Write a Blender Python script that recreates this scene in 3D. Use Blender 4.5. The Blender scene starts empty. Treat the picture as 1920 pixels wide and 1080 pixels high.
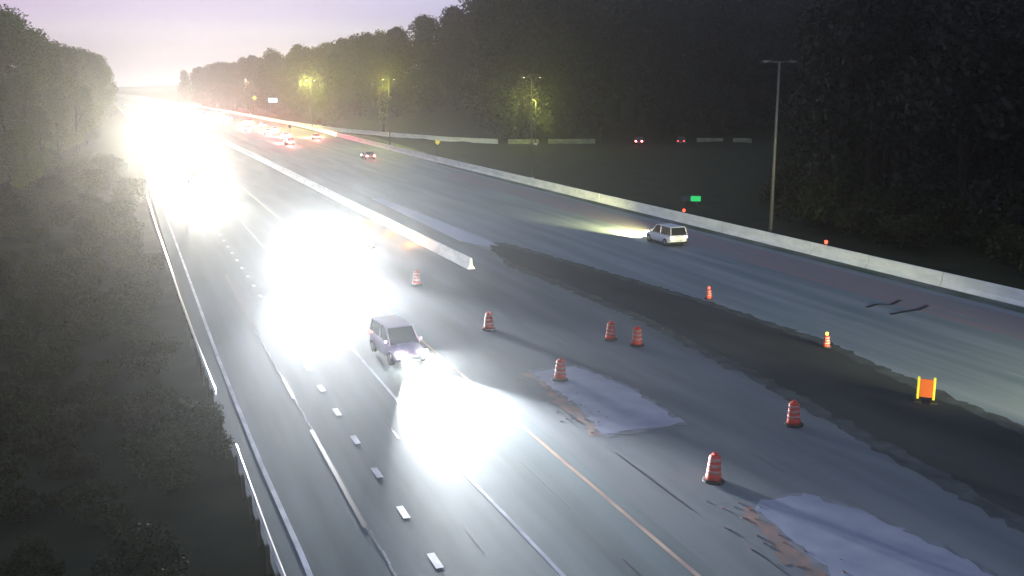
import bpy, bmesh, math, random
from mathutils import Vector, Matrix
R = math.radians
random.seed(7)
S = bpy.context.scene
C = S.collection

# ------------------------------------------------------------------ camera
CAM_H = 14.0
cd = bpy.data.cameras.new('camera'); cam = bpy.data.objects.new('camera', cd); C.objects.link(cam)
cd.sensor_width = 36; cd.lens = 1850 / 1920 * 36
cd.clip_start = .3; cd.clip_end = 6000
cam.location = (0, 0, CAM_H)
cam.rotation_euler = (R(90 - 11.726), 0, R(-21.256))
S.camera = cam

# ------------------------------------------------------------------ world: dusk sky
W = bpy.data.worlds.new('World'); S.world = W; W.use_nodes = True
nt = W.node_tree; nt.nodes.clear()
wo = nt.nodes.new('ShaderNodeOutputWorld'); bg = nt.nodes.new('ShaderNodeBackground')
sky = nt.nodes.new('ShaderNodeTexSky'); sky.sky_type = 'NISHITA'; sky.sun_disc = False
sky.sun_elevation = R(1.0); sky.sun_rotation = R(-8); sky.air_density = 1.4; sky.dust_density = 1.5
tc = nt.nodes.new('ShaderNodeTexCoord'); sep = nt.nodes.new('ShaderNodeSeparateXYZ')
nt.links.new(tc.outputs['Generated'], sep.inputs[0])
cr = nt.nodes.new('ShaderNodeValToRGB'); cr.color_ramp.interpolation = 'EASE'
els = cr.color_ramp.elements
els[0].position = 0.0; els[0].color = (.86, .86, .91, 1)
els[1].position = 1.0; els[1].color = (.20, .27, .42, 1)
for p, c in ((.025, (.80, .81, .87)), (.045, (.70, .71, .83)), (.068, (.62, .60, .86)), (.13, (.40, .41, .66)), (.4, (.34, .40, .56))):
    e = els.new(p); e.color = (*c, 1)
nt.links.new(sep.outputs['Z'], cr.inputs[0])
# soft cloud bands low in the sky
mp = nt.nodes.new('ShaderNodeMapping'); mp.inputs['Scale'].default_value = (1.5, 1.5, 22)
no = nt.nodes.new('ShaderNodeTexNoise'); no.inputs['Scale'].default_value = 1.6; no.inputs['Detail'].default_value = 4
nt.links.new(tc.outputs['Generated'], mp.inputs[0]); nt.links.new(mp.outputs[0], no.inputs[0])
mr = nt.nodes.new('ShaderNodeMapRange'); mr.inputs[1].default_value = .3; mr.inputs[2].default_value = .7
mr.inputs[3].default_value = .9; mr.inputs[4].default_value = 1.1
nt.links.new(no.outputs[0], mr.inputs[0])
mul = nt.nodes.new('ShaderNodeVectorMath'); mul.operation = 'SCALE'
nt.links.new(cr.outputs[0], mul.inputs[0]); nt.links.new(mr.outputs[0], mul.inputs['Scale'])
sk2 = nt.nodes.new('ShaderNodeVectorMath'); sk2.operation = 'SCALE'; sk2.inputs['Scale'].default_value = .015
nt.links.new(sky.outputs[0], sk2.inputs[0])
ad = nt.nodes.new('ShaderNodeVectorMath'); ad.operation = 'ADD'
nt.links.new(mul.outputs[0], ad.inputs[0]); nt.links.new(sk2.outputs[0], ad.inputs[1])
nt.links.new(ad.outputs[0], bg.inputs[0]); bg.inputs[1].default_value = 1.0
nt.links.new(bg.outputs[0], wo.inputs[0])

sl = bpy.data.lights.new('sun', 'SUN'); sl.energy = .12; sl.angle = R(12); sl.color = (1, .86, .76)
so = bpy.data.objects.new('sun', sl); C.objects.link(so)
so.rotation_euler = (R(-88), 0, R(8))
so.rotation_euler = Vector((.14, 1, .04)).to_track_quat('Z', 'Y').to_euler()

S.view_settings.view_transform = 'Standard'; S.view_settings.look = 'None'
S.view_settings.exposure = 0; S.view_settings.gamma = 1
S.render.engine = 'CYCLES'

# ------------------------------------------------------------------ helpers
def mat(name, col, rough=.7, metal=0, emit=None, es=0, noise=None, spec=.5, bump=0, alpha=None):
    """noise = (scale xyz, amount, detail) varies the base colour"""
    m = bpy.data.materials.new(name); m.use_nodes = True
    t = m.node_tree; b = t.nodes['Principled BSDF']
    b.inputs['Base Color'].default_value = (*col, 1); b.inputs['Roughness'].default_value = rough
    b.inputs['Metallic'].default_value = metal; b.inputs['Specular IOR Level'].default_value = spec
    if emit:
        b.inputs['Emission Color'].default_value = (*emit, 1); b.inputs['Emission Strength'].default_value = es
    if noise:
        sc, am, col2 = noise
        g = t.nodes.new('ShaderNodeTexCoord'); mp = t.nodes.new('ShaderNodeMapping'); mp.inputs['Scale'].default_value = sc
        n = t.nodes.new('ShaderNodeTexNoise'); n.inputs['Scale'].default_value = 1; n.inputs['Detail'].default_value = 6
        r = t.nodes.new('ShaderNodeMapRange'); r.inputs[1].default_value = .35; r.inputs[2].default_value = .65
        mx = t.nodes.new('ShaderNodeMix'); mx.data_type = 'RGBA'
        mx.inputs[6].default_value = (*col, 1); mx.inputs[7].default_value = (*col2, 1)
        t.links.new(g.outputs['Object'], mp.inputs[0]); t.links.new(mp.outputs[0], n.inputs[0])
        t.links.new(n.outputs[0], r.inputs[0]); r.inputs[4].default_value = am
        t.links.new(r.outputs[0], mx.inputs[0]); t.links.new(mx.outputs[2], b.inputs['Base Color'])
        if bump:
            bp = t.nodes.new('ShaderNodeBump'); bp.inputs['Strength'].default_value = bump; bp.inputs['Distance'].default_value = .02
            n2 = t.nodes.new('ShaderNodeTexNoise'); n2.inputs['Scale'].default_value = 60
            t.links.new(g.outputs['Object'], n2.inputs[0]); t.links.new(n2.outputs[0], bp.inputs['Height']); t.links.new(bp.outputs[0], b.inputs['Normal'])
    return m

class MB:
    def __init__(s): s.v = []; s.f = []
    def add(s, vs, fs):
        o = len(s.v); s.v += [tuple(v) for v in vs]; s.f += [tuple(i + o for i in f) for f in fs]; return s
    def box(s, x0, x1, y0, y1, z0, z1):
        return s.add([(x0,y0,z0),(x1,y0,z0),(x1,y1,z0),(x0,y1,z0),(x0,y0,z1),(x1,y0,z1),(x1,y1,z1),(x0,y1,z1)],
                     [(3,2,1,0),(4,5,6,7),(0,1,5,4),(1,2,6,5),(2,3,7,6),(3,0,4,7)])
    def lathe(s, prof, cx=0, cy=0, n=16, axis='Z', cz=0):
        vs = []; fs = []
        for r, h in prof:
            for k in range(n):
                a = 2*math.pi*k/n; c, d = r*math.cos(a), r*math.sin(a)
                vs.append((cx+c, cy+d, cz+h) if axis == 'Z' else (cx+h, cy+c, cz+d) if axis == 'X' else (cx+c, cy+h, cz+d))
        for i in range(len(prof)-1):
            for k in range(n):
                k2 = (k+1) % n; fs.append((i*n+k, i*n+k2, (i+1)*n+k2, (i+1)*n+k))
        fs.append(tuple(range(n-1, -1, -1))); fs.append(tuple((len(prof)-1)*n+k for k in range(n)))
        return s.add(vs, fs)
    def tube(s, p0, p1, r0, r1=None, n=8):
        r1 = r0 if r1 is None else r1
        p0, p1 = Vector(p0), Vector(p1); q = (p1-p0).to_track_quat('Z', 'Y')
        vs = []
        for p, r in ((p0, r0), (p1, r1)):
            for k in range(n):
                a = 2*math.pi*k/n; vs.append(p + q @ Vector((r*math.cos(a), r*math.sin(a), 0)))
        fs = [(k, (k+1) % n, n+(k+1) % n, n+k) for k in range(n)] + [tuple(range(n-1,-1,-1)), tuple(range(n, 2*n))]
        return s.add(vs, fs)
    def loft(s, rings, cap=True, closed=True):
        n = len(rings[0]); vs = [p for r in rings for p in r]; fs = []
        for i in range(len(rings)-1):
            for k in range(n if closed else n-1):
                k2 = (k+1) % n; fs.append((i*n+k, i*n+k2, (i+1)*n+k2, (i+1)*n+k))
        if cap: fs += [tuple(range(n-1,-1,-1)), tuple((len(rings)-1)*n+k for k in range(n))]
        return s.add(vs, fs)
    def build(s, name, m, parent=None, smooth=False, bevel=0):
        me = bpy.data.meshes.new(name); me.from_pydata(s.v, [], s.f); me.update()
        bm = bmesh.new(); bm.from_mesh(me); bmesh.ops.recalc_face_normals(bm, faces=bm.faces); bm.to_mesh(me); bm.free()
        me.materials.append(m)
        if smooth:
            for p in me.polygons: p.use_smooth = True
        o = bpy.data.objects.new(name, me); C.objects.link(o)
        if parent: o.parent = parent
        if bevel:
            b = o.modifiers.new('bevel', 'BEVEL'); b.width = bevel; b.segments = 2; b.limit_method = 'ANGLE'; b.angle_limit = R(35)
        return o

def tag(o, label=None, cat=None, group=None, kind=None):
    if label: o['label'] = label
    if cat: o['category'] = cat
    if group: o['group'] = group
    if kind: o['kind'] = kind
    return o
def empty(name, loc=(0,0,0), rz=0):
    o = bpy.data.objects.new(name, None); o.location = loc; o.rotation_euler = (0,0,rz); o.empty_display_size = .5; C.objects.link(o); return o
def copy_tree(o, parent=None):
    c = o.copy(); C.objects.link(c)
    if parent: c.parent = parent
    for ch in [x for x in o.children]: copy_tree(ch, c)
    return c
def struct(o): o['kind'] = 'structure'; return o
def interp(pts, t):
    if t <= pts[0][0]: return pts[0][1]
    for (a, x), (b, y) in zip(pts, pts[1:]):
        if t <= b: return x + (y-x)*(t-a)/(b-a)
    return pts[-1][1]

# far bend of the motorway: everything swings gently to the left past 260 m
def bend(Y): return -((max(0, Y-260))/620)**2 * 14
def strip(name, xa, xb, y0, y1, z, m, step=12, kind='structure'):
    """a ribbon between x=xa(Y) and xb(Y)"""
    fa = xa if callable(xa) else (lambda Y: xa); fb = xb if callable(xb) else (lambda Y: xb)
    b = MB(); n = max(1, int((y1-y0)/step)); vs = []; fs = []
    for i in range(n+1):
        Y = y0+(y1-y0)*i/n; vs += [(fa(Y)+bend(Y), Y, z), (fb(Y)+bend(Y), Y, z)]
        if i: k = 2*i; fs.append((k-2, k-1, k+1, k))
    b.add(vs, fs); o = b.build(name, m)
    if kind: o['kind'] = kind
    return o

# ------------------------------------------------------------------ materials
M = {}
M['grass'] = mat('grass', (.016,.019,.009), .95, noise=((.35,.35,.35), 1, (.030,.034,.016)), spec=.2)
M['asphalt'] = mat('asphalt', (.085,.115,.125), .78, noise=((.9,.05,1), 1, (.135,.175,.19)), spec=.25, bump=.25)
M['asphalt_right'] = mat('asphalt_right', (.12,.16,.185), .7, noise=((.7,.04,1), 1, (.21,.245,.28)), spec=.45, bump=.25)
M['asphalt_work'] = mat('asphalt_work', (.08,.10,.118), .75, noise=((.55,.06,1), 1, (.135,.155,.175)), spec=.3, bump=.3)
M['lit_verge'] = mat('lit_verge_grass', (.11,.14,.05), .9, noise=((.3,.3,1), 1, (.18,.20,.09)), spec=.2)  # street-lamp wash put into a paler yellow-green grass colour
M['mauve'] = mat('shoulder_asphalt', (.23,.17,.195), .7, noise=((.9,.12,1), 1, (.17,.18,.21)), bump=.3)
M['verge'] = mat('verge_grass', (.05,.085,.04), .9, noise=((.8,.25,1), 1, (.16,.17,.18)), spec=.2)
M['asphalt_old'] = mat('asphalt_old', (.03,.032,.033), .9, spec=.1)
M['patch_margin'] = mat('patch_margin', (.15,.165,.21), .7, noise=((1.5,1.5,1), 1, (.10,.115,.135)), bump=.3)
M['patch'] = mat('concrete_patch', (.20,.225,.31), .6, noise=((.8,.8,1), 1, (.26,.28,.36)), spec=.4, bump=.3)
M['rubble'] = mat('rubble', (.22,.09,.07), .9, noise=((3,3,3), 1, (.14,.11,.11)))
M['milled'] = mat('milled_edge', (.22,.12,.105), .85, noise=((1.5,1.5,1), 1, (.12,.10,.10)), bump=.3)
M['gravel'] = mat('gravel_margin', (.045,.052,.055), .95, noise=((1.2,.8,1), 1, (.085,.10,.105)), spec=.2, bump=.5)
M['dark_strip'] = mat('dark_soil', (.028,.032,.035), .95, noise=((.4,.15,1), 1, (.046,.050,.052)), spec=.2, bump=.4)
M['light_strip'] = mat('gutter_concrete', (.30,.34,.44), .7, noise=((.5,.1,1), 1, (.40,.43,.52)))
M['white'] = mat('road_paint_white', (.62,.66,.72), .5, noise=((2,.6,1), 1, (.30,.34,.40)))
M['yellow'] = mat('road_paint_yellow', (.70,.52,.36), .55, noise=((2,.5,1), 1, (.42,.30,.25)))
M['faint'] = mat('worn_paint', (.24,.29,.34), .6, noise=((2,.5,1), 1, (.12,.15,.17)))
M['sealant'] = mat('crack_sealant', (.012,.012,.014), .4)
M['concrete'] = mat('barrier_concrete', (.88,.90,.88), .8, noise=((.6,.6,2), 1, (.70,.74,.72)), bump=.3)
M['old_concrete'] = mat('weathered_concrete', (.30,.32,.22), .85, noise=((.5,.5,1.5), 1, (.14,.16,.10)), bump=.3)
M['galv'] = mat('galvanised_steel', (.62,.64,.62), .35, .7)
M['wood'] = mat('post_timber', (.10,.08,.06), .9)
M['pole'] = mat('pole_metal', (.11,.11,.115), .6, .3)
M['pole_dark'] = mat('pole_dark', (.03,.03,.03), .7)
M['orange'] = mat('drum_orange', (.62,.07,.045), .6, noise=((5,5,4), .8, (.36,.05,.04)), spec=.3)
M['retro'] = mat('drum_white_band', (.52,.27,.24), .5, noise=((5,5,6), 1, (.34,.16,.14)))
M['rubber'] = mat('black_rubber', (.015,.015,.016), .8)
M['glass'] = mat('car_glass', (.02,.024,.03), .08, spec=.8)
M['rim'] = mat('wheel_rim', (.4,.4,.42), .35, .8)
M['bark'] = mat('bark', (.018,.016,.013), .95)
def em(name, col, s, base=(.05,.05,.05)): return mat(name, base, .4, emit=col, es=s)
M['head_on'] = em('headlight_on', (1,.97,.9), 260)
M['head_mid'] = em('headlight_glow', (1,.95,.82), 30)
M['tail_on'] = em('taillight_on', (1,.07,.07), 160)
M['tail_soft'] = em('taillight_soft', (1,.07,.05), 5)
M['amber_on'] = em('amber_lamp_on', (1,.42,.03), 6)
M['red_lamp'] = em('red_lamp_on', (1,.06,.03), 5)
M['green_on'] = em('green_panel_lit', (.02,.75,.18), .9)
M['grey_panel'] = mat('grey_sign_panel', (.10,.13,.12), .5)
M['blue_on'] = em('blue_panel_lit', (.25,.6,1), 2.2)
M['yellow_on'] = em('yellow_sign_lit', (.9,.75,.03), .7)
M['lum_on'] = em('luminaire_on', (1,.98,.9), 12)
M['lum_warm'] = em('luminaire_warm', (1,.92,.75), 1.2)

def leaf_mat(name, a, b, c):
    m = bpy.data.materials.new(name); m.use_nodes = True; t = m.node_tree; p = t.nodes['Principled BSDF']
    p.inputs['Roughness'].default_value = .7; p.inputs['Specular IOR Level'].default_value = .2
    g = t.nodes.new('ShaderNodeNewGeometry'); r = t.nodes.new('ShaderNodeValToRGB')
    r.color_ramp.elements[0].color = (*a,1); r.color_ramp.elements[1].color = (*c,1); e = r.color_ramp.elements.new(.55); e.color = (*b,1)
    t.links.new(g.outputs['Random Per Island'], r.inputs[0])
    oi = t.nodes.new('ShaderNodeObjectInfo'); hs = t.nodes.new('ShaderNodeHueSaturation')
    mr = t.nodes.new('ShaderNodeMapRange'); mr.inputs[3].default_value = .65; mr.inputs[4].default_value = 1.35
    t.links.new(oi.outputs['Random'], mr.inputs[0]); t.links.new(mr.outputs[0], hs.inputs['Value'])
    t.links.new(r.outputs[0], hs.inputs['Color']); t.links.new(hs.outputs[0], p.inputs['Base Color'])
    return m
M['leaf_dark'] = leaf_mat('foliage_dark', (.009,.011,.009), (.014,.016,.012), (.022,.024,.017))
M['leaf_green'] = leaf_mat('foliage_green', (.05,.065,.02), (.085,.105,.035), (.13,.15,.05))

# ------------------------------------------------------------------ ground
SIDE = [(40,400),(53,345),(58,283),(66,253),(73,229),(81,215),(97,209),(129,201),(142,196),(175,185),(260,150)]
def sideY(X): return interp(SIDE, X)
def hill(X, Y):
    h = 0
    if X > 52:
        s = Y - sideY(X) - 10
        h = max(0, min(1, s/70)) * min(22, max(0, (X-60)*.22))
        if Y > 420: h *= max(.25, 1-(Y-420)/500)
    return h
def gz(X, Y):
    z = -.06 + hill(X, Y)
    if X < 2.0: z += -.5*min(1, (2.0-X)/5) + max(0, (-X-11))*.10 * (1 if Y > 40 else 0)
    return z
b = MB(); xs = [-3000,-1200,-500,-200,-100,-60]+list(range(-45,201,7))+[240,300,420,700,1400,3000]
ys = [-600,-200,-60]+list(range(-15,500,12))+list(range(520,1000,40))+[1200,1700,2600,4500]
vs = [(x,y,gz(x,y)) for y in ys for x in xs]; nx = len(xs)
b.add(vs, [(j*nx+i, j*nx+i+1, (j+1)*nx+i+1, (j+1)*nx+i) for j in range(len(ys)-1) for i in range(nx-1)])
struct(b.build('ground', M['grass'], smooth=True))

edgeL = lambda Y: interp([(0,4.3),(27,4.1),(37,3.85),(52,3.7),(200,3.4),(900,3)], Y)
medR = lambda Y: interp([(0,26.6),(22,26.7),(52,28.7),(72,28.3),(80,28.3),(900,26)], Y)
strip('road', lambda Y: edgeL(Y)-.9, lambda Y: interp([(0,15.2),(900,15.0)], Y), -40, 1500, 0, M['asphalt'])
strip('work_zone_pavement', lambda Y: interp([(0,15.2),(900,15.0)], Y), medR, -40, 1500, .001, M['asphalt_work'])
strip('opposite_road', medR, 52.6, -40, 1500, .0, M['asphalt_right'])
# dark dug-out median beside the closed lanes
b = MB(); poly = [(25.6,12),(26.7,22.5),(28.2,38),(28.9,52),(28.6,62),(28.0,71),(28.4,78),(29.6,81),(30.6,79),(32.6,66),(34.2,54),(34.7,43),(33.6,34),(32.8,22),(32.4,12)]
def rough(pts, z, step=.7, j=.22, seed=3):
    rn = random.Random(seed); out = []
    for (x0,y0),(x1,y1) in zip(pts, pts[1:]+pts[:1]):
        n = max(1, int(math.hypot(x1-x0,y1-y0)/step))
        out += [(x0+(x1-x0)*k/n+rn.gauss(0,j), y0+(y1-y0)*k/n+rn.gauss(0,j), z) for k in range(n)]
    return out
def fan(name, pts, z, m, step=.7, j=.22, seed=3):
    bm = bmesh.new(); f = bm.faces.new([bm.verts.new(p) for p in rough(pts, z, step, j, seed)]); bmesh.ops.triangulate(bm, faces=[f])
    me = bpy.data.meshes.new(name); bm.to_mesh(me); bm.free(); me.materials.append(m); o = bpy.data.objects.new(name, me); C.objects.link(o); return struct(o)
fan('median_strip', poly, .009, M['dark_strip'], .5, .10)
fan('gravel_margin', [(x-.9 if x < 30 and y < 76 else x+.8, y+(1.5 if y > 76 else 0)) for x,y in poly], .005, M['gravel'], .35, .11, 8)
# lighter concrete gutter running beyond it
b = MB(); b.add([(27.6,84,.006),(29.8,78,.006),(30.2,84,.006),(29.3,120,.006),(27.9,120,.006)], [(0,1,2,3,4)]); struct(b.build('gutter', M['light_strip']))
b = MB(); b.add([(24.9,84,.006),(26.9,80,.006),(27.0,120,.006),(25.6,190,.006),(24.7,190,.006)], [(0,1,2,3,4)]); struct(b.build('shoulder', M['asphalt_work']))
# pale repair patches in the closed lanes with reddish milled edges
def patch(name, pts, z, m, sd=[20]):
    sd[0] += 1; return fan(name, pts, z, m, .35, .09 if 'milled' not in name else .16, sd[0])
p1 = [(17.9,43.4),(20.4,43.6),(21.2,40),(21.1,34.3),(17.3,34.2),(17.9,38)]
p2 = [(18.9,26.1),(21.3,26.3),(22.1,24),(22.6,20.5),(22.4,15),(17.6,15),(18.2,21)]
def grow(p, k):
    cx = sum(a for a,_ in p)/len(p); cy = sum(b_ for _,b_ in p)/len(p); return [(cx+(a-cx)*k, cy+(b_-cy)*k) for a,b_ in p]
patch('patch_margin', grow(p1,1.07), .0065, M['patch_margin']); patch('patch_margin', grow(p2,1.06), .0065, M['patch_margin'])
patch('road_patch', p1, .009, M['patch']); patch('road_patch', p2, .009, M['patch'])
patch('milled_strip', [(17.5,43.2),(17.9,43.4),(17.9,38),(17.3,34.2),(16.8,34.2),(17.2,38)], .005, M['milled'])
patch('milled_strip', [(18.2,25.8),(18.9,26.1),(18.2,21),(17.6,15),(16.9,15),(17.4,21)], .005, M['milled'])
rn = random.Random(12); b = MB()
for k in range(150):
    t = rn.random()
    if k % 20 < 9: x = 17.4+rn.gauss(0,.5)-.5*abs(t-.5); y = 34+9*t
    elif k % 20 < 17: x = 18.0+rn.gauss(0,.6); y = 16+11*t
    else: y = 20+55*t; x = interp([(20,26.4),(52,28.5),(75,28.2)], y)+rn.gauss(0,.55)
    q = rn.uniform(.015,.05); b.box(x-q, x+q, y-q*rn.uniform(.6,1.4), y+q, .002, q*rn.uniform(.3,.6))
tag(b.build('rubble', M['rubble']), kind='stuff')
# ---- road markings
b = MB()
def dash(b, x, y, L, w, z=.008):
    b.add([(x-w/2+bend(y),y,z),(x+w/2+bend(y),y,z),(x+w/2+bend(y+L),y+L,z),(x-w/2+bend(y+L),y+L,z)], [(0,1,2,3)])
y = 25.75
for k in range(70):
    dash(b, 7.74, y - 3.66*2, 1.0, .24); y += 3.66
struct(b.build('dotted_lane_line', M['white']))
strip('edge_line', lambda Y: edgeL(Y)-.08, lambda Y: edgeL(Y)+.09, -20, 1400, .008, M['white'], 8)
strip('lane_line', lambda Y: interp([(0,11.15),(25,11.0),(33,10.6),(900,10.6)],Y)-.07, lambda Y: interp([(0,11.15),(25,11.0),(33,10.6),(900,10.6)],Y)+.07, -20, 1400, .008, M['white'], 8)
strip('yellow_edge_line', 14.5, 14.66, -20, 1400, .008, M['yellow'], 8)
b = MB()
for (y0,y1) in ((14,22.5),(23.5,29.2),(39,43.5),(47,57)):
    n = int((y1-y0)/.5)
    for i in range(n):
        yy = y0+i*.5; x = 6.42-.006*(yy-25)+.025*math.sin(yy*3.1); dash(b, x, yy, .47, .075)
struct(b.build('pavement_joint', M['faint']))
b = MB()
for (y0,y1) in ((29.2,39),(43.5,47),(57,75)): dash(b, 6.30, y0, y1-y0, .16)
for xx in (9.3, 13.0, 16.9, 21.7):
    for k in range(26): 
        yy = 10+k*9+random.uniform(-2,2); dash(b, xx+random.uniform(-.15,.15), yy, random.uniform(2,6), random.uniform(.03,.06), .0085)
struct(b.build('sealed_cracks', M['sealant']))
# opposite carriageway markings
b = MB()
for y in range(10, 700, 6): dash(b, 36.1, y, 1.2, .13)
for xx in (39.9, 43.6, 47.4):
    for y in range(8, 800, 12): dash(b, xx, y, 3, .13)
struct(b.build('opposite_lane_lines', M['faint']))
strip('opposite_shoulder', 45.6, 50.2, -20, 150, .004, M['mauve'])
strip('grass_verge', 51.2, 52.5, -20, 170, .006, M['verge'], 6)
strip('shoulder_line', 50.5, 50.66, -20, 900, .008, M['faint'])
for pts in (((43.3,49.0),(44.6,49.5),(45.4,49.1),(46.9,49.9)), ((43.3,46.9),(44.9,47.2),(46.0,47.3),(47.4,48.0))):
    b = MB(); vs = []
    for i,(x,y) in enumerate(pts): vs += [(x,y-.16,.01),(x,y+.16,.01)]
    b.add(vs, [(0,2,3,1),(2,4,5,3),(4,6,7,5)]); struct(b.build('tar_patch', M['sealant']))
# side road curving off behind the right barrier
b = MB(); vs = []; fs = []
for i,(x,y) in enumerate(SIDE[1:]):
    vs += [(x+2,y-9,.02),(x+1,y+3,.02)]
    if i: k = 2*i; fs.append((k-2,k,k+1,k-1))
b.add(vs, fs); struct(b.build('side_road', M['asphalt_old']))

# ------------------------------------------------------------------ barriers
def jersey_ring(x, y, nx_, ny_, h=.86, w=.62, top=.17):
    pr = [(-w/2,0),(-w/2,.08),(-w/2+.17,.30),(-top/2,h-.02),(-top/2+.02,h),(top/2-.02,h),(top/2,h-.02),(w/2-.17,.30),(w/2,.08),(w/2,0)]
    return [(x+a*nx_, y+a*ny_, z+.003) for a, z in pr]
def barrier(name, path, label, seg, gap=.09, h=.86, m=None, lum=None):
    root = empty(name, (path[0][0], path[0][1], 0)); tag(root, label, 'barrier')
    b = MB(); L = Vector((-path[0][0], -path[0][1], 0))
    for (x0,y0),(x1,y1) in zip(path, path[1:]):
        d = Vector((x1-x0, y1-y0)); n = max(1, int(d.length/seg)); d.normalize(); px, py = d.y, -d.x
        for i in range(n):
            a = (i/n); c = ((i+1)/n); l = math.hypot(x1-x0, y1-y0)
            ax, ay = x0+(x1-x0)*a, y0+(y1-y0)*a; cx, cy = x0+(x1-x0)*c-d.x*gap, y0+(y1-y0)*c-d.y*gap
            r = [[tuple(Vector(p)+L) for p in jersey_ring(q[0], q[1], px, py, h)] for q in ((ax,ay),(cx,cy))]
            b.loft(r)
    b.build('wall', m or M['concrete'], root)
    return root
mpath = [(24.1,70.6),(23.9,90),(23.6,120),(23.4,150),(23.0,190),(22.0,240),(20.6,285),(18.6,340),(15,430),(9,560),(2,700)]
mb = barrier('concrete_barrier', mpath, 'white concrete barrier between the closed lanes and the far roadway, ending mid picture', 3.8)
rpath = [(53.6,-10),(53.1,30),(52.9,60),(52.8,100),(52.6,171)]
rb = barrier('concrete_barrier', rpath, 'long bright concrete barrier along the right edge of the far roadway', 6.1, h=1.0)
spath = [(52.6,171.3),(53,230),(54.2,330),(52.0,400),(48,520),(40,700)]
barrier('concrete_barrier', spath, 'distant concrete barrier washed yellow by street lights beyond the tail lights', 6.1, h=1.0)
# low wall along the side road
sp = [(53.4,352),(59,290),(66.5,259),(74,234),(82,220),(97.5,214),(129,206.5),(142,201)]
barrier('parapet_wall', sp[:5], 'low parapet wall lit yellow where the side road leaves the motorway', 5.5, h=1.1)
for seg_, lab in (([(84,218.6),(91,216.3)], 'short pale parapet under the leftmost of the lit roadside trees'),
                 ([(93,215.5),(104,212.8)], 'pale parapet on the side road below the lit tree trunks'),
                 ([(128,206.7),(134,204.5)], 'faint parapet on the side road left of the tall unlit lamp pole'),
                 ([(136,203.5),(140,201.5)], 'shortest faint parapet on the side road nearest the tall unlit lamp pole')):
    barrier('parapet_wall', seg_, lab, 5.5, h=1.1, m=M['old_concrete'])

# ------------------------------------------------------------------ guardrails on the left verge
def guardrail(path, label):
    root = empty('guardrail', (path[0][0], path[0][1], 0)); tag(root, label, 'guardrail')
    prof = [(0,.80),(.05,.77),(.05,.70),(0,.65),(.05,.60),(.05,.53),(0,.50),(-.012,.50),(.03,.53),(.03,.60),(-.02,.65),(.03,.70),(.03,.77),(-.012,.80)]
    b = MB(); x0,y0 = path[0]
    b.loft([[(x-x0+a+.09, y-y0, z) for a,z in prof] for x,y in path]); b.build('rail', M['galv'], root)
    tot = path[-1][1]-y0; n = int(tot/1.9)
    for i in range(n+1):
        Y = y0+.2+i*1.9
        if Y > path[-1][1]: break
        X = interp([(p[1],p[0]) for p in path], Y)
        b = MB().box(X-x0-.09, X-x0+.01, Y-y0-.08, Y-y0+.08, -.6, .78); b.build('post', M['wood'], root)
    return root
guardrail([(3.35,14),(3.2,22),(3.05,28),(2.95,36.3)], 'near steel guardrail on the left verge at the bottom of the picture')
guardrail([(2.82,43.5),(2.65,52),(2.45,65),(2.3,82),(2.1,100),(1.9,130)], 'farther steel guardrail on the left verge beyond the overgrown gap')

# ------------------------------------------------------------------ drums
def drum(lamp=None, orange=None):
    root = empty('traffic_drum')
    MB().lathe([(.40,0),(.40,.06),(.34,.09),(.30,.10)], n=20).build('base', M['rubber'], root)
    MB().lathe([(.285,.09),(.28,.28),(.26,.285),(.255,.50),(.24,.505),(.235,.72),(.22,.725),(.21,.92),(.17,.98),(.05,1.0)], n=20).build('body', orange or M['orange'], root, smooth=True)
    for z, r in ((.34,.263),(.56,.243),(.78,.224)):
        MB().lathe([(r,z),(r-.004,z+.12)], n=20).build('reflective_band', M['retro'], root, smooth=True)
    MB().lathe([(.05,0),(.05,.05),(.10,.06),(.10,.09)], n=12, cz=.99).build('handle', M['orange'], root)
    if lamp:
        MB().lathe([(.05,1.05),(.10,1.07),(.11,1.20),(.10,1.30),(.05,1.33)], n=12).build('warning_lamp', lamp, root, smooth=True)
    return root
d0 = drum()
DR = [((18.8,28.4),'largest orange drum, nearest in the left row of the closed lanes'),
      ((18.7,41.7),'orange drum at the far corner of the upper pale road patch'),
      ((18.9,52.3),'third orange drum of the left row, left of a pair of drums'),
      ((18.5,66.2),'fourth drum of the left row, just below the end of the white barrier'),
      ((19.2,83.2),'farthest small drum of the left row beside the white barrier'),
      ((25.2,32.3),'nearest orange drum of the right row beside the dark median'),
      ((24.4,47.6),'left one of two orange drums standing close together in mid road'),
      ((25.2,46.0),'lower right one of two orange drums standing close together')]
for i,(p,l) in enumerate(DR):
    o = d0 if i == 0 else copy_tree(d0)
    o.location = (*p, .008); o.rotation_euler = (R(random.uniform(-2.5,2.5)), R(random.uniform(-2.5,2.5)), random.uniform(0,6)); tag(o, l, 'traffic drum', 'orange drums in the closed lanes')
dl = drum(M['red_lamp'])
dl.scale = (.7,.7,.62); dl.location = (35.3,54.8,.008); tag(dl, 'small drum with a glowing red lamp at the far edge of the dark median', 'traffic drum', 'lamp drums along the dark median')
dy = drum(M['amber_on'])
dy.scale = (.7,.7,.62); dy.location = (34.6,42.0,.012); tag(dy, 'drum with a yellow lamp beside the dark median', 'traffic drum', 'lamp drums along the dark median')
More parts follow.
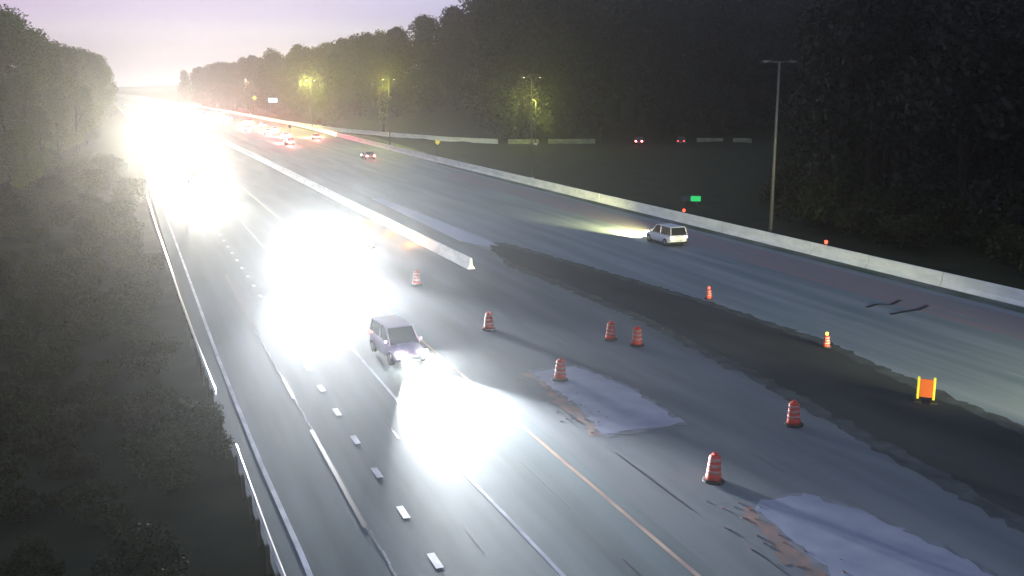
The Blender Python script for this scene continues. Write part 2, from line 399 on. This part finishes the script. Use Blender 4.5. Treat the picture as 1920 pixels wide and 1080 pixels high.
# marker panel; emission stands in for headlights shining on it
M['panel_orange_glow'] = mat('panel_orange_glow', (.32,.06,.01), .6, emit=(1,.18,.0), es=.25)
M['panel_yellow_glow'] = mat('panel_yellow_glow', (.35,.32,.02), .6, emit=(.9,.85,.02), es=.5)
vp = empty('marker_panel', (32.6,32.7,.008), R(-42)); tag(vp, 'orange marker panel with glowing yellow edges standing on the dark median', 'road marker')
MB().box(-.27,.27,-.03,.03,.22,1.05).build('board', M['panel_orange_glow'], vp, bevel=.01)
for s in (-1,1):
    MB().box(s*.33-.05,s*.33+.05,-.04,.04,.12,1.15).build('glow_strip', M['panel_yellow_glow'], vp, bevel=.01)
    MB().box(s*.33-.16,s*.33+.16,-.35,.35,0,.10).build('foot', M['rubber'], vp, bevel=.01)
for (x,y), l in (((-.2,196),'small drum with amber lamp on the left verge below the glare'),((6.2,114),'drum with amber lamp standing at the foot of the headlight glare')):
    o = copy_tree(dy); o.location = (x,y,0 if x>3 else -.4); tag(o, l, 'traffic drum', 'amber lamp drums on the left')

# red lamps on the right barrier
def barrier_lamp(x, y, label, cz=1.0):
    r = empty('barrier_lamp', (x,y,cz)); tag(r, label, 'warning lamp', 'red lamps on the right barrier')
    MB().box(-.08,.08,-.06,.06,.004,.12).build('bracket', M['pole'], r)
    MB().lathe([(.06,.12),(.13,.15),(.14,.32),(.10,.38),(.03,.40)], n=12).build('lens', M['red_lamp'], r, smooth=True)
barrier_lamp(52.85, 87.3, 'small red lamp on the right barrier above the white car')
barrier_lamp(53.0, 65.2, 'small red lamp on the right barrier right of the tall lamp pole')

def added_amber_lamp(y, label):  # added lamp, only there to tint the barrier orange
    X = interp([(p[1],p[0]) for p in mpath], y) - .38
    r = empty('barrier_lamp', (X,y,.55)); tag(r, label, 'warning lamp', 'added amber lamps on the white median barrier')
    MB().box(0,.24,-.03,.03,-.03,.03).build('bracket', M['pole'], r)
    MB().lathe([(.03,-.10),(.08,-.08),(.09,.06),(.03,.10)], n=12).build('lens', M['amber_on'], r, smooth=True)
    l = bpy.data.lights.new('amber_fill', 'POINT'); l.energy = 330; l.color = (1,.45,.12); l.shadow_soft_size = .1
    o = bpy.data.objects.new('amber_fill', l); o.location = (-.75,0,.1); C.objects.link(o); o.parent = r
added_amber_lamp(84, 'added amber lamp on the median barrier, nearest to its free end')
added_amber_lamp(91, 'added amber lamp on the median barrier, middle one of three')
added_amber_lamp(99, 'added amber lamp on the median barrier, farthest from its free end')
# ------------------------------------------------------------------ lamp poles
def point(name, loc, e, col, r=.2):
    l = bpy.data.lights.new(name, 'POINT'); l.energy = e; l.color = col; l.shadow_soft_size = r
    o = bpy.data.objects.new(name, l); o.location = loc; C.objects.link(o); return o
def lamp_pole(x, y, H, label, lit=None, e=0, col=(1,.8,.4), reach=1.15):
    r = empty('street_lamp', (x,y,gz(x,y)), R(0)); tag(r, label, 'street lamp'); pm_ = M['pole_dark'] if lit else M['pole']
    MB().box(-.3,.3,-.3,.3,0,.55).build('footing', M['concrete'], r, bevel=.03)
    MB().tube((0,0,.5),(0,0,H),.16,.09,10).build('pole', pm_, r, smooth=True)
    MB().tube((-reach,0,H-.02),(reach,0,H-.02),.05,.05,8).build('arm', pm_, r, smooth=True)
    for s in (-1,1):
        h = MB().loft([[(s*(reach-.25)+a*s, b_, H+c) for a,b_,c in ((-.1,-.12,-.05),(-.1,.12,-.05),(-.1,.1,.09),(-.1,-.1,.09))],
                   [(s*(reach-.25)+a*s, b_, H+c) for a,b_,c in ((.3,-.19,-.08),(.3,.19,-.08),(.3,.15,.12),(.3,-.15,.12))],
                   [(s*(reach-.25)+a*s, b_, H+c) for a,b_,c in ((.75,-.12,-.06),(.75,.12,-.06),(.75,.08,.06),(.75,-.08,.06))]]).build('lamp_head', pm_, r, bevel=.01)
        if lit:
            MB().lathe([(.13,0),(.15,-.06),(.08,-.13)], cx=s*(reach+.1), cz=H-.085, n=12).build('lens', lit, h, smooth=True)
    if lit and e:
        p = point('street_light', (-reach-.1,0,H-.55), e, col, .4); p.parent = r
    return r
lamp_pole(53.9, 74.0, 15.9, 'tall unlit grey lamp pole with two heads behind the right barrier', reach=1.3)
lamp_pole(55.2, 134, 15, 'lamp pole with faint white heads above the lit roadside trees', M['lum_warm'], 600, (.9,.85,.3))
lamp_pole(55.2, 217, 15, 'dim street lamp behind the yellow lit barrier, between two brighter lamps', M['lum_warm'], 9000, (.85,.85,.10))
lamp_pole(55.4, 316, 15, 'bright white street lamp standing by the green lit tree', M['lum_on'], 22000, (.9,.9,.15))
lamp_pole(54.5, 470, 15, 'far lamp pole with warm heads close to the headlight glare', M['lum_warm'], 6000, (1,.7,.4))

# ------------------------------------------------------------------ signs
def post_sign(name, loc, rz, w, h, z0, m, label, cat, shape='rect', two=None, posts=1):
    r = empty(name, loc, rz); tag(r, label, cat)
    for i in range(posts):
        px = 0 if posts == 1 else (-w*.32 if i == 0 else w*.32)
        MB().tube((px,.06,-.1),(px,.06,z0+h*.8),.05,.045,8).build('post', M['pole'], r)
    if shape == 'rect':
        if two:
            MB().box(-w/2,-w*.02,-.04,.0,z0,z0+h).build('board', two, r, bevel=.02); MB().box(w*.0,w/2,-.045,.0,z0,z0+h).build('lit_panel', m, r, bevel=.02)
        else: MB().box(-w/2,w/2,-.04,0,z0,z0+h).build('board', m, r, bevel=.02)
    else:
        MB().loft([[(0,yy,z0),(w/2,yy,z0+h/2),(0,yy,z0+h),(-w/2,yy,z0+h/2)] for yy in (-.04,0)]).build('board', m, r, bevel=.01)
    return r
rzc = lambda x, y: -math.atan2(x, y)
post_sign('roadside_sign', (61.4,100,-.06), rzc(61.4,100), 2.3, .62, .5, M['green_on'], 'low roadside sign glowing green at its right end, beyond the right barrier', 'sign', two=M['grey_panel'], posts=2)
post_sign('message_sign', (56.6,410,-.06), rzc(56.6,410), 3.4, 1.6, 6.6, M['blue_on'], 'bright pale blue lit sign above the line of tail lights', 'sign', posts=2)
post_sign('warning_sign', (55.5,460,-.06), rzc(55,460), 2.1, 2.1, 6.6, M['yellow_on'], 'small yellow diamond sign left of the blue lit sign', 'sign', shape='diamond')
post_sign('warning_sign', (58.0,190,-.06), rzc(58,190), 1.15, 1.15, 2.0, M['yellow_on'], 'yellow diamond sign on a post where the near right barrier begins to brighten', 'sign', shape='diamond')
MB
def signal_post(x, y, H, label):
    r = empty('signal_post', (x,y,0)); tag(r, label, 'signal post')
    MB().tube((0,0,0),(0,0,H),.11,.08,8).build('pole', M['pole'], r)
    MB().box(-.28,.28,-.2,.2,H-.7,H+.1).build('signal_head', M['rubber'], r, bevel=.04)
signal_post(36.6, 239, 4.3, 'dark post standing just above the bright red tail lights')

# ------------------------------------------------------------------ vehicles
PAINT = {}
def paint(n, c, metal=.3):
    if n not in PAINT: PAINT[n] = mat('car_paint_'+n, c, .3, metal, spec=.6)
    return PAINT[n]
def ring(y, hw, zl, zb, inset=.05):
    return [(-hw+.08,y,zl),(-hw,y,zl+.14),(-hw-.0,y,(zl+zb)/2+.05),(-hw+inset,y,zb),(0,y,zb+.025),(hw-inset,y,zb),(hw,y,(zl+zb)/2+.05),(hw,y,zl+.14),(hw-.08,y,zl)]
def car(kind, pm, head, tail):
    r = empty('car')
    L = 4.7; hw = .91
    if kind == 'suv': zb, roof = 1.05, 1.72; cab = [(-2.28,.74),(-2.05,.70),(.35,.70),(1.15,.76)]
    else: zb, roof = .92, 1.43; cab = [(-1.95,.66),(-1.25,.60),(.20,.60),(1.05,.70)]
    b = MB()
    b.loft([ring(-2.35,hw-.14,.34,zb-.14),ring(-2.22,hw-.04,.24,zb-.02),ring(-1.6,hw,.20,zb),ring(-.5,hw,.18,zb),ring(.6,hw,.18,zb-.01),
            ring(1.2,hw,.20,zb-.06),ring(1.95,hw-.03,.22,zb-.16),ring(2.25,hw-.12,.26,zb-.24),ring(2.36,hw-.24,.36,zb-.32)])
    body = b.build('body', pm, r, smooth=True)
    md = body.modifiers.new('sub','SUBSURF'); md.levels = 1; md.render_levels = 1
    # cabin glass and roof
    (ya,wa),(yb,wb),(yc,wc),(yd,wd) = cab
    g = MB(); z0 = zb-.03; z1 = roof-.06
    g.loft([[(-.80,ya,z0),(.80,ya,z0),(.80,yd,z0-.05),(-.80,yd,z0-.05)],[(-wb,yb,z1),(wb,yb,z1),(wc,yc,z1),(-wc,yc,z1)]])
    g.build('windows', M['glass'], r, bevel=.02)
    rf = MB(); rf.loft([[(-wb-.02,yb-.04,z1),(wb+.02,yb-.04,z1),(wc+.02,yc+.04,z1),(-wc-.02,yc+.04,z1)],
                        [(-wb+.06,yb+.08,roof),(wb-.06,yb+.08,roof),(wc-.06,yc-.10,roof),(-wc+.06,yc-.10,roof)]])
    rf.build('roof', pm, r, bevel=.02)
    for s in (-1,1):
        for (p0,p1) in (((.80*s,ya,z0),(wb*s,yb,z1+.01)),((.80*s,yd,z0-.05),(wc*s,yc,z1+.01)),((.81*s,-.45,z0),((wb+.01)*s,-.45,z1+.01))): MB().tube(p0,p1,.045,.035,6).build('pillar', pm, r)
        MB().box(s*.95-.09,s*.95+.09,.80,.98,zb-.02,zb+.13).build('door_mirror', pm, r, bevel=.03)
    for s in (-1,1):
        for yy in (-1.42,1.42):
            w = MB().lathe([(.20,-.11),(.31,-.11),(.335,-.07),(.335,.07),(.31,.11),(.20,.11)], n=18, axis='X', cx=s*.84, cy=yy, cz=.335).build('wheel', M['rubber'], r, smooth=False)
            MB().lathe([(.20,-.02),(.19,.02),(.05,.03)] if s>0 else [(.05,-.03),(.19,-.02),(.20,.02)], n=12, axis='X', cx=s*.945, cy=yy, cz=.335).build('rim', M['rim'], w)
    for s in (-1,1):
        h = MB().box(s*.62-.19,s*.62+.19,2.20,2.36,zb-.40,zb-.22).build('headlight', head, r, bevel=.03)
        MB().box(s*.68-.18,s*.68+.16,-2.37,-2.24,zb-.30,zb-.10).build('taillight', tail, r, bevel=.03)
    MB().box(-.42,.42,2.33,2.375,.42,.56).build('grille', M['rubber'], r)
    MB().box(-.26,.26,-2.385,-2.345,.50,.63).build('number_plate', M['white'], r)
    MB().box(-.80,.80,-2.39,-2.25,.28,.44).build('rear_bumper', M['rubber'], r, bevel=.03)
    return r
def truck(amber):
    r = empty('truck'); pm = pw
    MB().loft([[(-1.22,yy,zz) for yy,zz in ((0,.55),(0,1.5),(-.12,1.95),(-.55,3.15),(-.75,3.35),(-2.1,3.45),(-2.1,.55))],
               [(1.22,yy,zz) for yy,zz in ((0,.55),(0,1.5),(-.12,1.95),(-.55,3.15),(-.75,3.35),(-2.1,3.45),(-2.1,.55))]]).build('cab', pm, r, bevel=.06)
    MB().loft([[(x_,yy,zz) for yy,zz in ((-.085,1.98),(-.46,3.02),(-.49,3.0),(-.12,1.95))] for x_ in (-1.08,1.08)]).build('windscreen', M['glass'], r)
    b = MB().box(-.55,.55,-.02,.05,.72,1.55)
    g = b.build('grille', M['pole'], r)
    MB().box(-1.24,1.24,-.3,.14,.32,.66).build('bumper', M['rim'], r, bevel=.04)
    MB().box(-1.27,1.27,-12.5,-2.5,1.05,3.95).build('box_body', pm, r, bevel=.05)
    MB().box(-.45,.45,-12.4,-.4,.62,1.04).build('chassis', M['rubber'], r)
    for s_ in (-1,1):
        MB().box(s_*.9-.22,s_*.9+.22,-.05,.10,.74,1.02).build('headlight', M['head_on'], r, bevel=.03)
        MB().box(s_*1.42-.1,s_*1.42+.1,-.55,-.40,1.9,2.6).build('door_mirror', M['rubber'], r, bevel=.03)
        for yy in (-1.2,-9.6,-10.8):
            w_ = MB().lathe([(.28,-.15),(.48,-.15),(.51,-.1),(.51,.1),(.48,.15),(.28,.15)], n=18, axis='X', cx=s_*1.06, cy=yy, cz=.51).build('wheel', M['rubber'], r)
            MB().lathe([(.27,-.05),(.1,.02)] if s_>0 else [(.1,-.02),(.27,.05)], n=12, axis='X', cx=s_*1.18, cy=yy, cz=.51).build('rim', M['rim'], w_)
    for k in range(5):
        MB().box(-.95+k*.475-.09,-.95+k*.475+.09,-.70,-.58,3.30,3.42).build('marker_light', amber, r)
    return r
def headlamps(r, e, col=(1,.97,.92), tilt=3.0, size=70, blend=.8, down=0):
    for s in (-1,1):
        l = bpy.data.lights.new('headlight_beam', 'SPOT'); l.energy = e; l.color = col; l.spot_size = R(size); l.spot_blend = blend; l.shadow_soft_size = .07
        o = bpy.data.objects.new('headlight_beam', l); C.objects.link(o); o.parent = r
        o.location = (s*.62, 2.45, .66); o.rotation_euler = (R(90-tilt), 0, 0)
pw = paint('white', (.75,.75,.77)); ps = paint('silver', (.45,.44,.48), .6); pd = paint('dark', (.06,.06,.07)); pr_ = paint('red', (.35,.03,.03)); pb = paint('grey_blue', (.16,.18,.24))
head_off = mat('headlight_glass', (.5,.5,.52), .15)
protos = {}
def get(kind, pm, head, tail):
    k = (kind, pm.name, head.name, tail.name)
    if k not in protos: protos[k] = car(kind, pm, head, tail); return protos[k]
    return copy_tree(protos[k])
def place(kind, pm, head, tail, x, y, facing, label, group=None, beam=None, **kw):
    r = get(kind, pm, head, tail); 
    for ch in list(r.children):
        pass
    r.location = (x, y, .012); r.rotation_euler.z = 0 if facing == 'away' else math.pi
    if y > 300: r.rotation_euler.z += R(2)
    tag(r, label, 'car', group)
    if beam: headlamps(r, beam, **kw)
    return r
GO = 'cars coming towards the camera with headlights on'; GA = 'cars driving away on the far roadway'
# order matters: lamps are added after the prototype has been copied by later calls, so place plain copies first
away = [('sedan','dark',42.6,184.5,'tail_on','dark car with orange red tail lights, nearest of the far queue'),
        ('suv','red',35.4,233,'tail_on','car with the brightest red tail lights under the dark post'),
        ('suv','white',38.9,262,'tail_on','pale car right behind the bright red lit one, next to the yellow barrier'),
        ('sedan','dark',45.6,255,'tail_on','car in the outer lane passing the yellow lit barrier'),
        ('sedan','silver',34.8,309,'tail_on','silver car left of the brightest red tail lights'),
        ('suv','dark',42.0,330,'tail_on','dark high car in mid queue below the blue lit sign'),
        ('sedan','white',34.6,372,'tail_on','white low car in the left lane below the yellow diamond sign'),
        ('suv','silver',38.2,395,'tail_on','silver high car in the second lane below the yellow diamond sign'),
        ('sedan','dark',40.2,430,'tail_on','dark car at the bend, second from the end of the queue'),
        ('suv','red',33.8,455,'tail_on','red high car at the bend in the left lane'),
        ('sedan','silver',36.0,520,'tail_on','farthest silver car of the queue beside the glare'),
        ('sedan','white',37.8,287,'tail_on','white low car directly below the blue lit sign'),
        ('sedan','silver',41.6,300,'tail_on','silver low car in the outer lane below the blue lit sign'),
        ('suv','white',38.4,345,'tail_on','white high car in mid queue, in the second lane'),
        ('sedan','red',42.1,365,'tail_on','red low car in mid queue, in the outer lane'),
        ('sedan','silver',34.4,415,'tail_on','silver low car in the left lane just before the bend'),
        ('suv','dark',42.0,470,'tail_on','dark high car in the outer lane at the bend'),
        ('sedan','white',37.5,480,'tail_on','white low car in the second lane at the bend'),
        ('suv','dark',29.5,590,'tail_on','last dark car of the queue, almost lost in the glare')]
aw = []
for k,pn,x,y,t,l in away:
    q = place(k, paint(pn,(0,0,0)), M['head_mid'], M[t], x+bend(y)*.6, y, 'away', l, GA); aw.append(q)
w = place('suv', paint('offwhite',(.70,.70,.74),0), M['head_mid'], em('taillight_bright',(1,.75,.8),3), 44.4, 76.3, 'away', 'white car with its headlights lighting the road ahead beside the right barrier', GA, beam=60000, col=(1,.95,.40), tilt=5, size=50)
# cars coming: headlights on
come = [('suv','pinkish',12.5,48.6,'nearest oncoming pale car between the two bright pools of light',80000),
        ('suv','white',13.2,81,'white high car drowned in its own headlights behind the nearest oncoming car',110000),
        ('suv','silver',8.4,158,'oncoming silver high car just behind the truck at the foot of the glare',18000),
        ('sedan','dark',8.2,182,'dark low oncoming car in the middle of the glare',18000),
        ('sedan','silver',8.0,205,'silver oncoming car in the middle of the glare',18000),
        ('suv','white',7.8,238,'white oncoming high car in the upper glare',18000),
        ('sedan','dark',7.6,275,'dark oncoming car high in the glare',18000),
        ('sedan','white',10.9,290,'white oncoming car in the second lane high in the glare',18000),
        ('suv','silver',7.0,330,'silver oncoming high car at the top of the glare',18000),
        ('suv','dark',9.0,400,'farthest oncoming car in the glare',18000)]
paint('pinkish',(.62,.5,.62),.1)
for i,q in enumerate(aw):
    if i == 0: continue
    o_ = q.location.x > 40; headlamps(q, 110000 if o_ else 36000, col=(1,.88,.30) if o_ else (1,.86,.80), tilt=3, size=70)
    if o_: q.rotation_euler.z -= R(3)
    l = point('tail_glow', (0,-2.8,.9), 3500, (1,.10,.10), .3); l.parent = q
cl = []
for k,pn,x,y,l,e in come:
    r = place(k, paint(pn,(0,0,0)), M['head_on'], M['tail_soft'], x+bend(y), y, 'toward', l, GO); cl.append((r,e))
    if y < 60: r.rotation_euler.z += R(4)
for i,(r,e) in enumerate(cl): headlamps(r, e, tilt=(2,3,5)[min(i,2)], size=(46,46,55)[min(i,2)], col=(1,.92,.76) if i > 1 else (.94,.97,1))
T2 = truck(M['amber_on']); T3 = copy_tree(T2)
for T,(x,y,e,l) in zip((T2,T3), ((8.4,128,90000,'white truck with amber roof lights at the lower end of the glare'),
                        (10.9,218,90000,'distant white truck in the second lane inside the glare'))):
    T.location = (x+bend(y), y, .012); T.rotation_euler.z = math.pi; tag(T, l, 'truck', 'trucks coming towards the camera')
for T,e,ti in ((T2,32000,4),(T3,30000,5)):
    headlamps(T, e, tilt=ti, size=60, col=(1,.93,.82))
    for ch in T.children:
        if ch.type == 'LIGHT': ch.location = (math.copysign(.9, ch.location.x), .2, .88)
r = place('sedan', paint('dark2',(.05,.05,.06)), M['head_mid'], M['tail_soft'], 40.6, 12.5, 'away', 'dark car just outside the picture at lower right lighting the road', GA, beam=100000, col=(1,.97,.56), tilt=2, size=50)
r.rotation_euler.z = R(3)
# cars on the side road
for x,y,l in ((111.7,205,'dark car with a red tail light on the side road'),(121,202,'dark car with dim red tail lights behind another on the side road')):
    r = get('suv', pd, head_off, M['tail_on'] if x < 115 else M['tail_soft']); r.location = (x,y,.04); r.rotation_euler.z = R(-75) + math.pi*0; tag(r, l, 'car', 'cars on the side road')
    r.rotation_euler.z = R(-35)

# ------------------------------------------------------------------ trees
def leaves(n, clumps, size, seed, squash=1):
    rnd = random.Random(seed); b = MB()
    for i in range(n):
        cx,cy,cz,rr = clumps[rnd.randrange(len(clumps))]
        while True:
            v = Vector((rnd.uniform(-1,1),rnd.uniform(-1,1),rnd.uniform(-1,1)))
            if .25 < v.length < 1: break
        p = Vector((cx,cy,cz)) + Vector((v.x*rr,v.y*rr,v.z*rr*squash))
        s = size*rnd.uniform(.6,1.4)
        u = Vector((rnd.gauss(0,1),rnd.gauss(0,1),rnd.gauss(0,1))).normalized(); w_ = u.orthogonal().normalized()*s*.5; q = u.cross(w_)
        b.add([p-w_, p-q*.7+w_*.1, p+w_, p+q*.8-w_*.15], [(0,1,2,3)])
    return b
def tree_proto(seed, H, spread, m, n=4200, low=.22, leaf=.75):
    rnd = random.Random(seed); r = empty('tree')
    t = MB(); pts = [Vector((0,0,-.5))]; 
    for k in range(5): pts.append(Vector((rnd.uniform(-.25,.25)*k, rnd.uniform(-.25,.25)*k, H*.16*(k+1))))
    for k in range(5): t.tube(pts[k], pts[k+1], .42*(1-k*.17), .42*(1-(k+1)*.17), 7)
    clumps = []
    for k in range(26):
        h = low + (1-low)*rnd.random()**.9; prof = math.sin(math.pi*min(1,max(.12,(h-low)/(1-low)*.80+.16)))
        a = rnd.uniform(0,6.28); d = spread*prof*rnd.uniform(.35,1)
        c = Vector((d*math.cos(a), d*math.sin(a), H*h*.95)); clumps.append((c.x,c.y,c.z, H*rnd.uniform(.07,.125)))
        if k < 12:
            base = pts[0].lerp(pts[-1], max(.15,h*.75)); t.tube(base, c, .12, .03, 5)
    clumps.append((0,0,H*.93,H*.09)); clumps.append((0,0,H*.7,H*.15))
    t.build('trunk', M['bark'], r); leaves(n, clumps, leaf, seed).build('crown', m, r)
    return r
M['leaf_olive'] = leaf_mat('foliage_olive', (.042,.055,.007), (.065,.085,.010), (.095,.12,.016))
TP = [tree_proto(s, 25, sp, M['leaf_dark'], 9500, .10, .52) for s, sp in ((1,5.2),(2,6.0),(3,4.4),(4,5.6),(5,5.0))]
TP += [tree_proto(s, 25, sp, M['leaf_olive'], 13000, .06, .42) for s, sp in ((6,5.2),(7,6.0),(8,5.0))]
used = set()
def put_tree(i, x, y, h, label, group, z=None):
    p = TP[i]
    o = p if i not in used else copy_tree(p); used.add(i)
    o.location = (x, y, gz(x,y) if z is None else z); s = h/25
    o.scale = (s*random.uniform(.9,1.2), s*random.uniform(.9,1.2), s); o.rotation_euler.z = random.uniform(0,6.28)
    tag(o, label, 'tree', group); return o
# forest behind the side road and beyond, on the right
LF = 'dark dense tree in the wood behind the right side of the motorway'
GF = 'trees of the dark wood on the right'
def top_for(x): return 14 + x/4.35
cnt = 0
for (x, y) in [(92,292),(98,286),(103,296),(96,305),(106,288),(88,312),(100,316),(110,300),(62,395),(60,450),(58,505),(55,560),(51,620),(46,690),(40,760),(70,350),(66,330),(78,330),(76,300),(84,290),(70,312)]:
    k = {66:.97}.get(x, 1); bx = x + 3
    if y > 380: h = 14 + bx/(4.6+ (y-380)/900)
    else: h = top_for(bx) if bx > 88 else 14 + bx/4.9
    put_tree(cnt % 5, bx, y, h*random.uniform(.95,1.02)-gz(bx,y), LF, GF); cnt += 1
for k in range(48):
    y = 285 + k*10.4 + random.uniform(-6,6); x = interp([(285,79),(350,68),(450,64),(560,58),(700,48),(800,40)], y) + random.uniform(2,14)
    h = 14 + x/(5.0 if y < 450 else 5.0) + random.uniform(-2.0,.5)
    put_tree(cnt % 5, x, y, max(12, h-gz(x,y)), LF, GF); cnt += 1
for row, dy in enumerate((14, 30, 50, 75)):
    x = 86 + row*5
    while x < 230:
        y = sideY(x) + dy + random.uniform(-5,5)
        tp = 14 + x/3.9 + row*2
        put_tree(cnt % 5, x, y, min(38, max(20, tp-gz(x,y)))*random.uniform(.93,1.08), LF, GF); cnt += 1
        x += random.uniform(8.5,11.5)
# nearer belt behind the tall pole
for row in range(4):
    y = 30 + row*3
    while y < 170:
        x = 70 + row*11 + random.uniform(-3,3) + max(0,y-85)*.75
        if y < x/.80 and (y < 150): put_tree(cnt % 5, x, y, random.uniform(24,30), 'dark dense tree in the near belt behind the right barrier', 'trees of the near belt on the right'); cnt += 1
        y += random.uniform(8,11)
# lit trees
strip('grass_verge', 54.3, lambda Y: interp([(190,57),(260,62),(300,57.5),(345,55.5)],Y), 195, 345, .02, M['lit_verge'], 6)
M['leaf_scrub2'] = leaf_mat('foliage_street_tree', (.014,.022,.008), (.022,.032,.010), (.035,.048,.014))
TG = tree_proto(21, 16, 5.0, M['leaf_scrub2'], 3600, .12, .6)
TG.location = (60.2, 318, 0); TG.scale = (1.15,1.15,.82); tag(TG, 'green street lit tree beside the bright white lamp', 'tree')
def thin_tree(x, y, h, seed, label):
    r = tree_proto(seed, h, h*.13, M['leaf_green'], 700, .25, .55); r.location = (x,y,0); tag(r, label, 'tree', 'thin lit trees by the side road')
thin_tree(85, 219, 13, 31, 'thin green lit tree leftmost of those by the side road')
thin_tree(91, 221, 16, 32, 'tallest thin green lit tree by the side road')
thin_tree(95.5, 222, 9, 33, 'low thin lit tree right of the tallest one by the side road')
thin_tree(66, 266, 13, 34, 'thin lit tree behind the yellow lit parapet')
point('side_road_lamp_glow', (0,0,0), 0, (1,1,1)) if False else None
lamp_pole(88.5, 212.5, 10.5, 'short yellow street lamp among the thin trees of the side road', M['yellow_on'], 4500, (.75,.8,.12), reach=.6)
# left side
LL = 'tall olive green tree in the wooded bank left of the glare'; GL = 'trees of the left bank'
left = [(-17.5,198,26),(-21,190,26),(-20,210,27),(-15.2,222,24),(-24,230,28),(-17,245,24),(-14.5,262,23),(-19,270,26),(-13.5,285,23),(-12.5,305,23.5),(-17,310,25),
        (-11.5,330,23.5),(-10.8,355,24),(-15,350,25),(-10,385,24.5),(-9.6,410,24.5),(-13,420,26),(-9,440,25),(-8.8,480,26),(-8.6,520,26),(-9,560,27),(-11,600,28),(-14,650,28),
        (-20,165,17),(-14.5,178,15),(-15,150,14),(-11.5,200,13),(-12,168,10),(-11.5,135,9),(-9.5,235,14),(-8.5,262,13),(-8,290,13)]
for x,y,t in left:
    put_tree(5 + cnt % 3, x, y, t-gz(x,y), LL, GL); cnt += 1
for k in range(9):
    y = 850 + k*70; put_tree(5+cnt % 3, -10+bend(y)*1.0-random.uniform(0,5)-4, y-120, 24-k, LL, GL); cnt += 1
def shrub_proto(seed, m):
    r = empty('shrub'); rnd = random.Random(seed)
    t = MB()
    for k in range(7):
        a = rnd.uniform(0,6.28); t.tube((0,0,-.2),(.7*math.cos(a),.7*math.sin(a),rnd.uniform(.8,1.5)),.035,.012,5)
    t.build('stem', M['bark'], r)
    cl_ = [(rnd.uniform(-.9,.9),rnd.uniform(-.9,.9),rnd.uniform(.35,1.35),rnd.uniform(.35,.6)) for _ in range(13)]
    leaves(2600, cl_, .13, seed).build('foliage', m, r); return r
M['leaf_scrub'] = leaf_mat('foliage_scrub', (.016,.021,.006), (.025,.032,.008), (.038,.046,.012))
SP = [shrub_proto(s, M['leaf_scrub']) for s in (51,52,53,54)]
su = set()
def put_shrub(i, x, y, s, label, group):
    o = SP[i] if i not in su else copy_tree(SP[i]); su.add(i); o.location = (x,y,gz(x,y)); o.scale = (s,s,s*random.uniform(.8,1.15)); o.rotation_euler.z = random.uniform(0,6)
    tag(o, label, 'shrub', group)
for x,y,s in ((2.3,37.2,.55),(2.2,38.6,.62),(2.1,40.2,.6),(2.3,41.8,.55),(1.3,38.5,.8),(1.0,41,.85),(.4,37,.7)):
    put_shrub(random.randrange(4), x, y, s, 'leafy shrub filling the gap between the two guardrails', 'shrubs in the guardrail gap')
for k in range(210):
    y = 24 + (k/210)**1.4*170 + random.uniform(-2,2); x = random.uniform(max(-.11*y-3,-16), 1.6 - y*.012)
    if y < 34 and x > .6: x -= 1.5
    put_shrub(random.randrange(4), x, y, random.uniform(.35,.85)*(1+y*.008), 'dark low shrub on the overgrown left bank', 'shrubs on the left bank')
for k in range(46):
    y = 22 + k*3.2 + random.uniform(-1,1); x = max(61, .74*y) + random.uniform(0,9)
    if x/ y < .74: continue
    put_shrub(random.randrange(4), x, y, random.uniform(1.8,3.4), 'dark bush at the foot of the near trees behind the right barrier', 'bushes below the right trees')
# ------------------------------------------------------------------ haze
hz = MB().box(-400, 700, -60, 2400, -2.2, 75)  # volume added so the headlights spread into glare
M['glare_haze'] = bpy.data.materials.new('glare_haze'); M['glare_haze'].use_nodes = True
t = M['glare_haze'].node_tree; t.nodes.clear(); out = t.nodes.new('ShaderNodeOutputMaterial'); pv = t.nodes.new('ShaderNodeVolumePrincipled')
pv.inputs['Color'].default_value = (.9,.92,.92,1); pv.inputs['Density'].default_value = .00055; pv.inputs['Anisotropy'].default_value = .88
t.links.new(pv.outputs[0], out.inputs['Volume'])
HZ = hz.build('glare_haze', M['glare_haze']); HZ['kind'] = 'stuff'
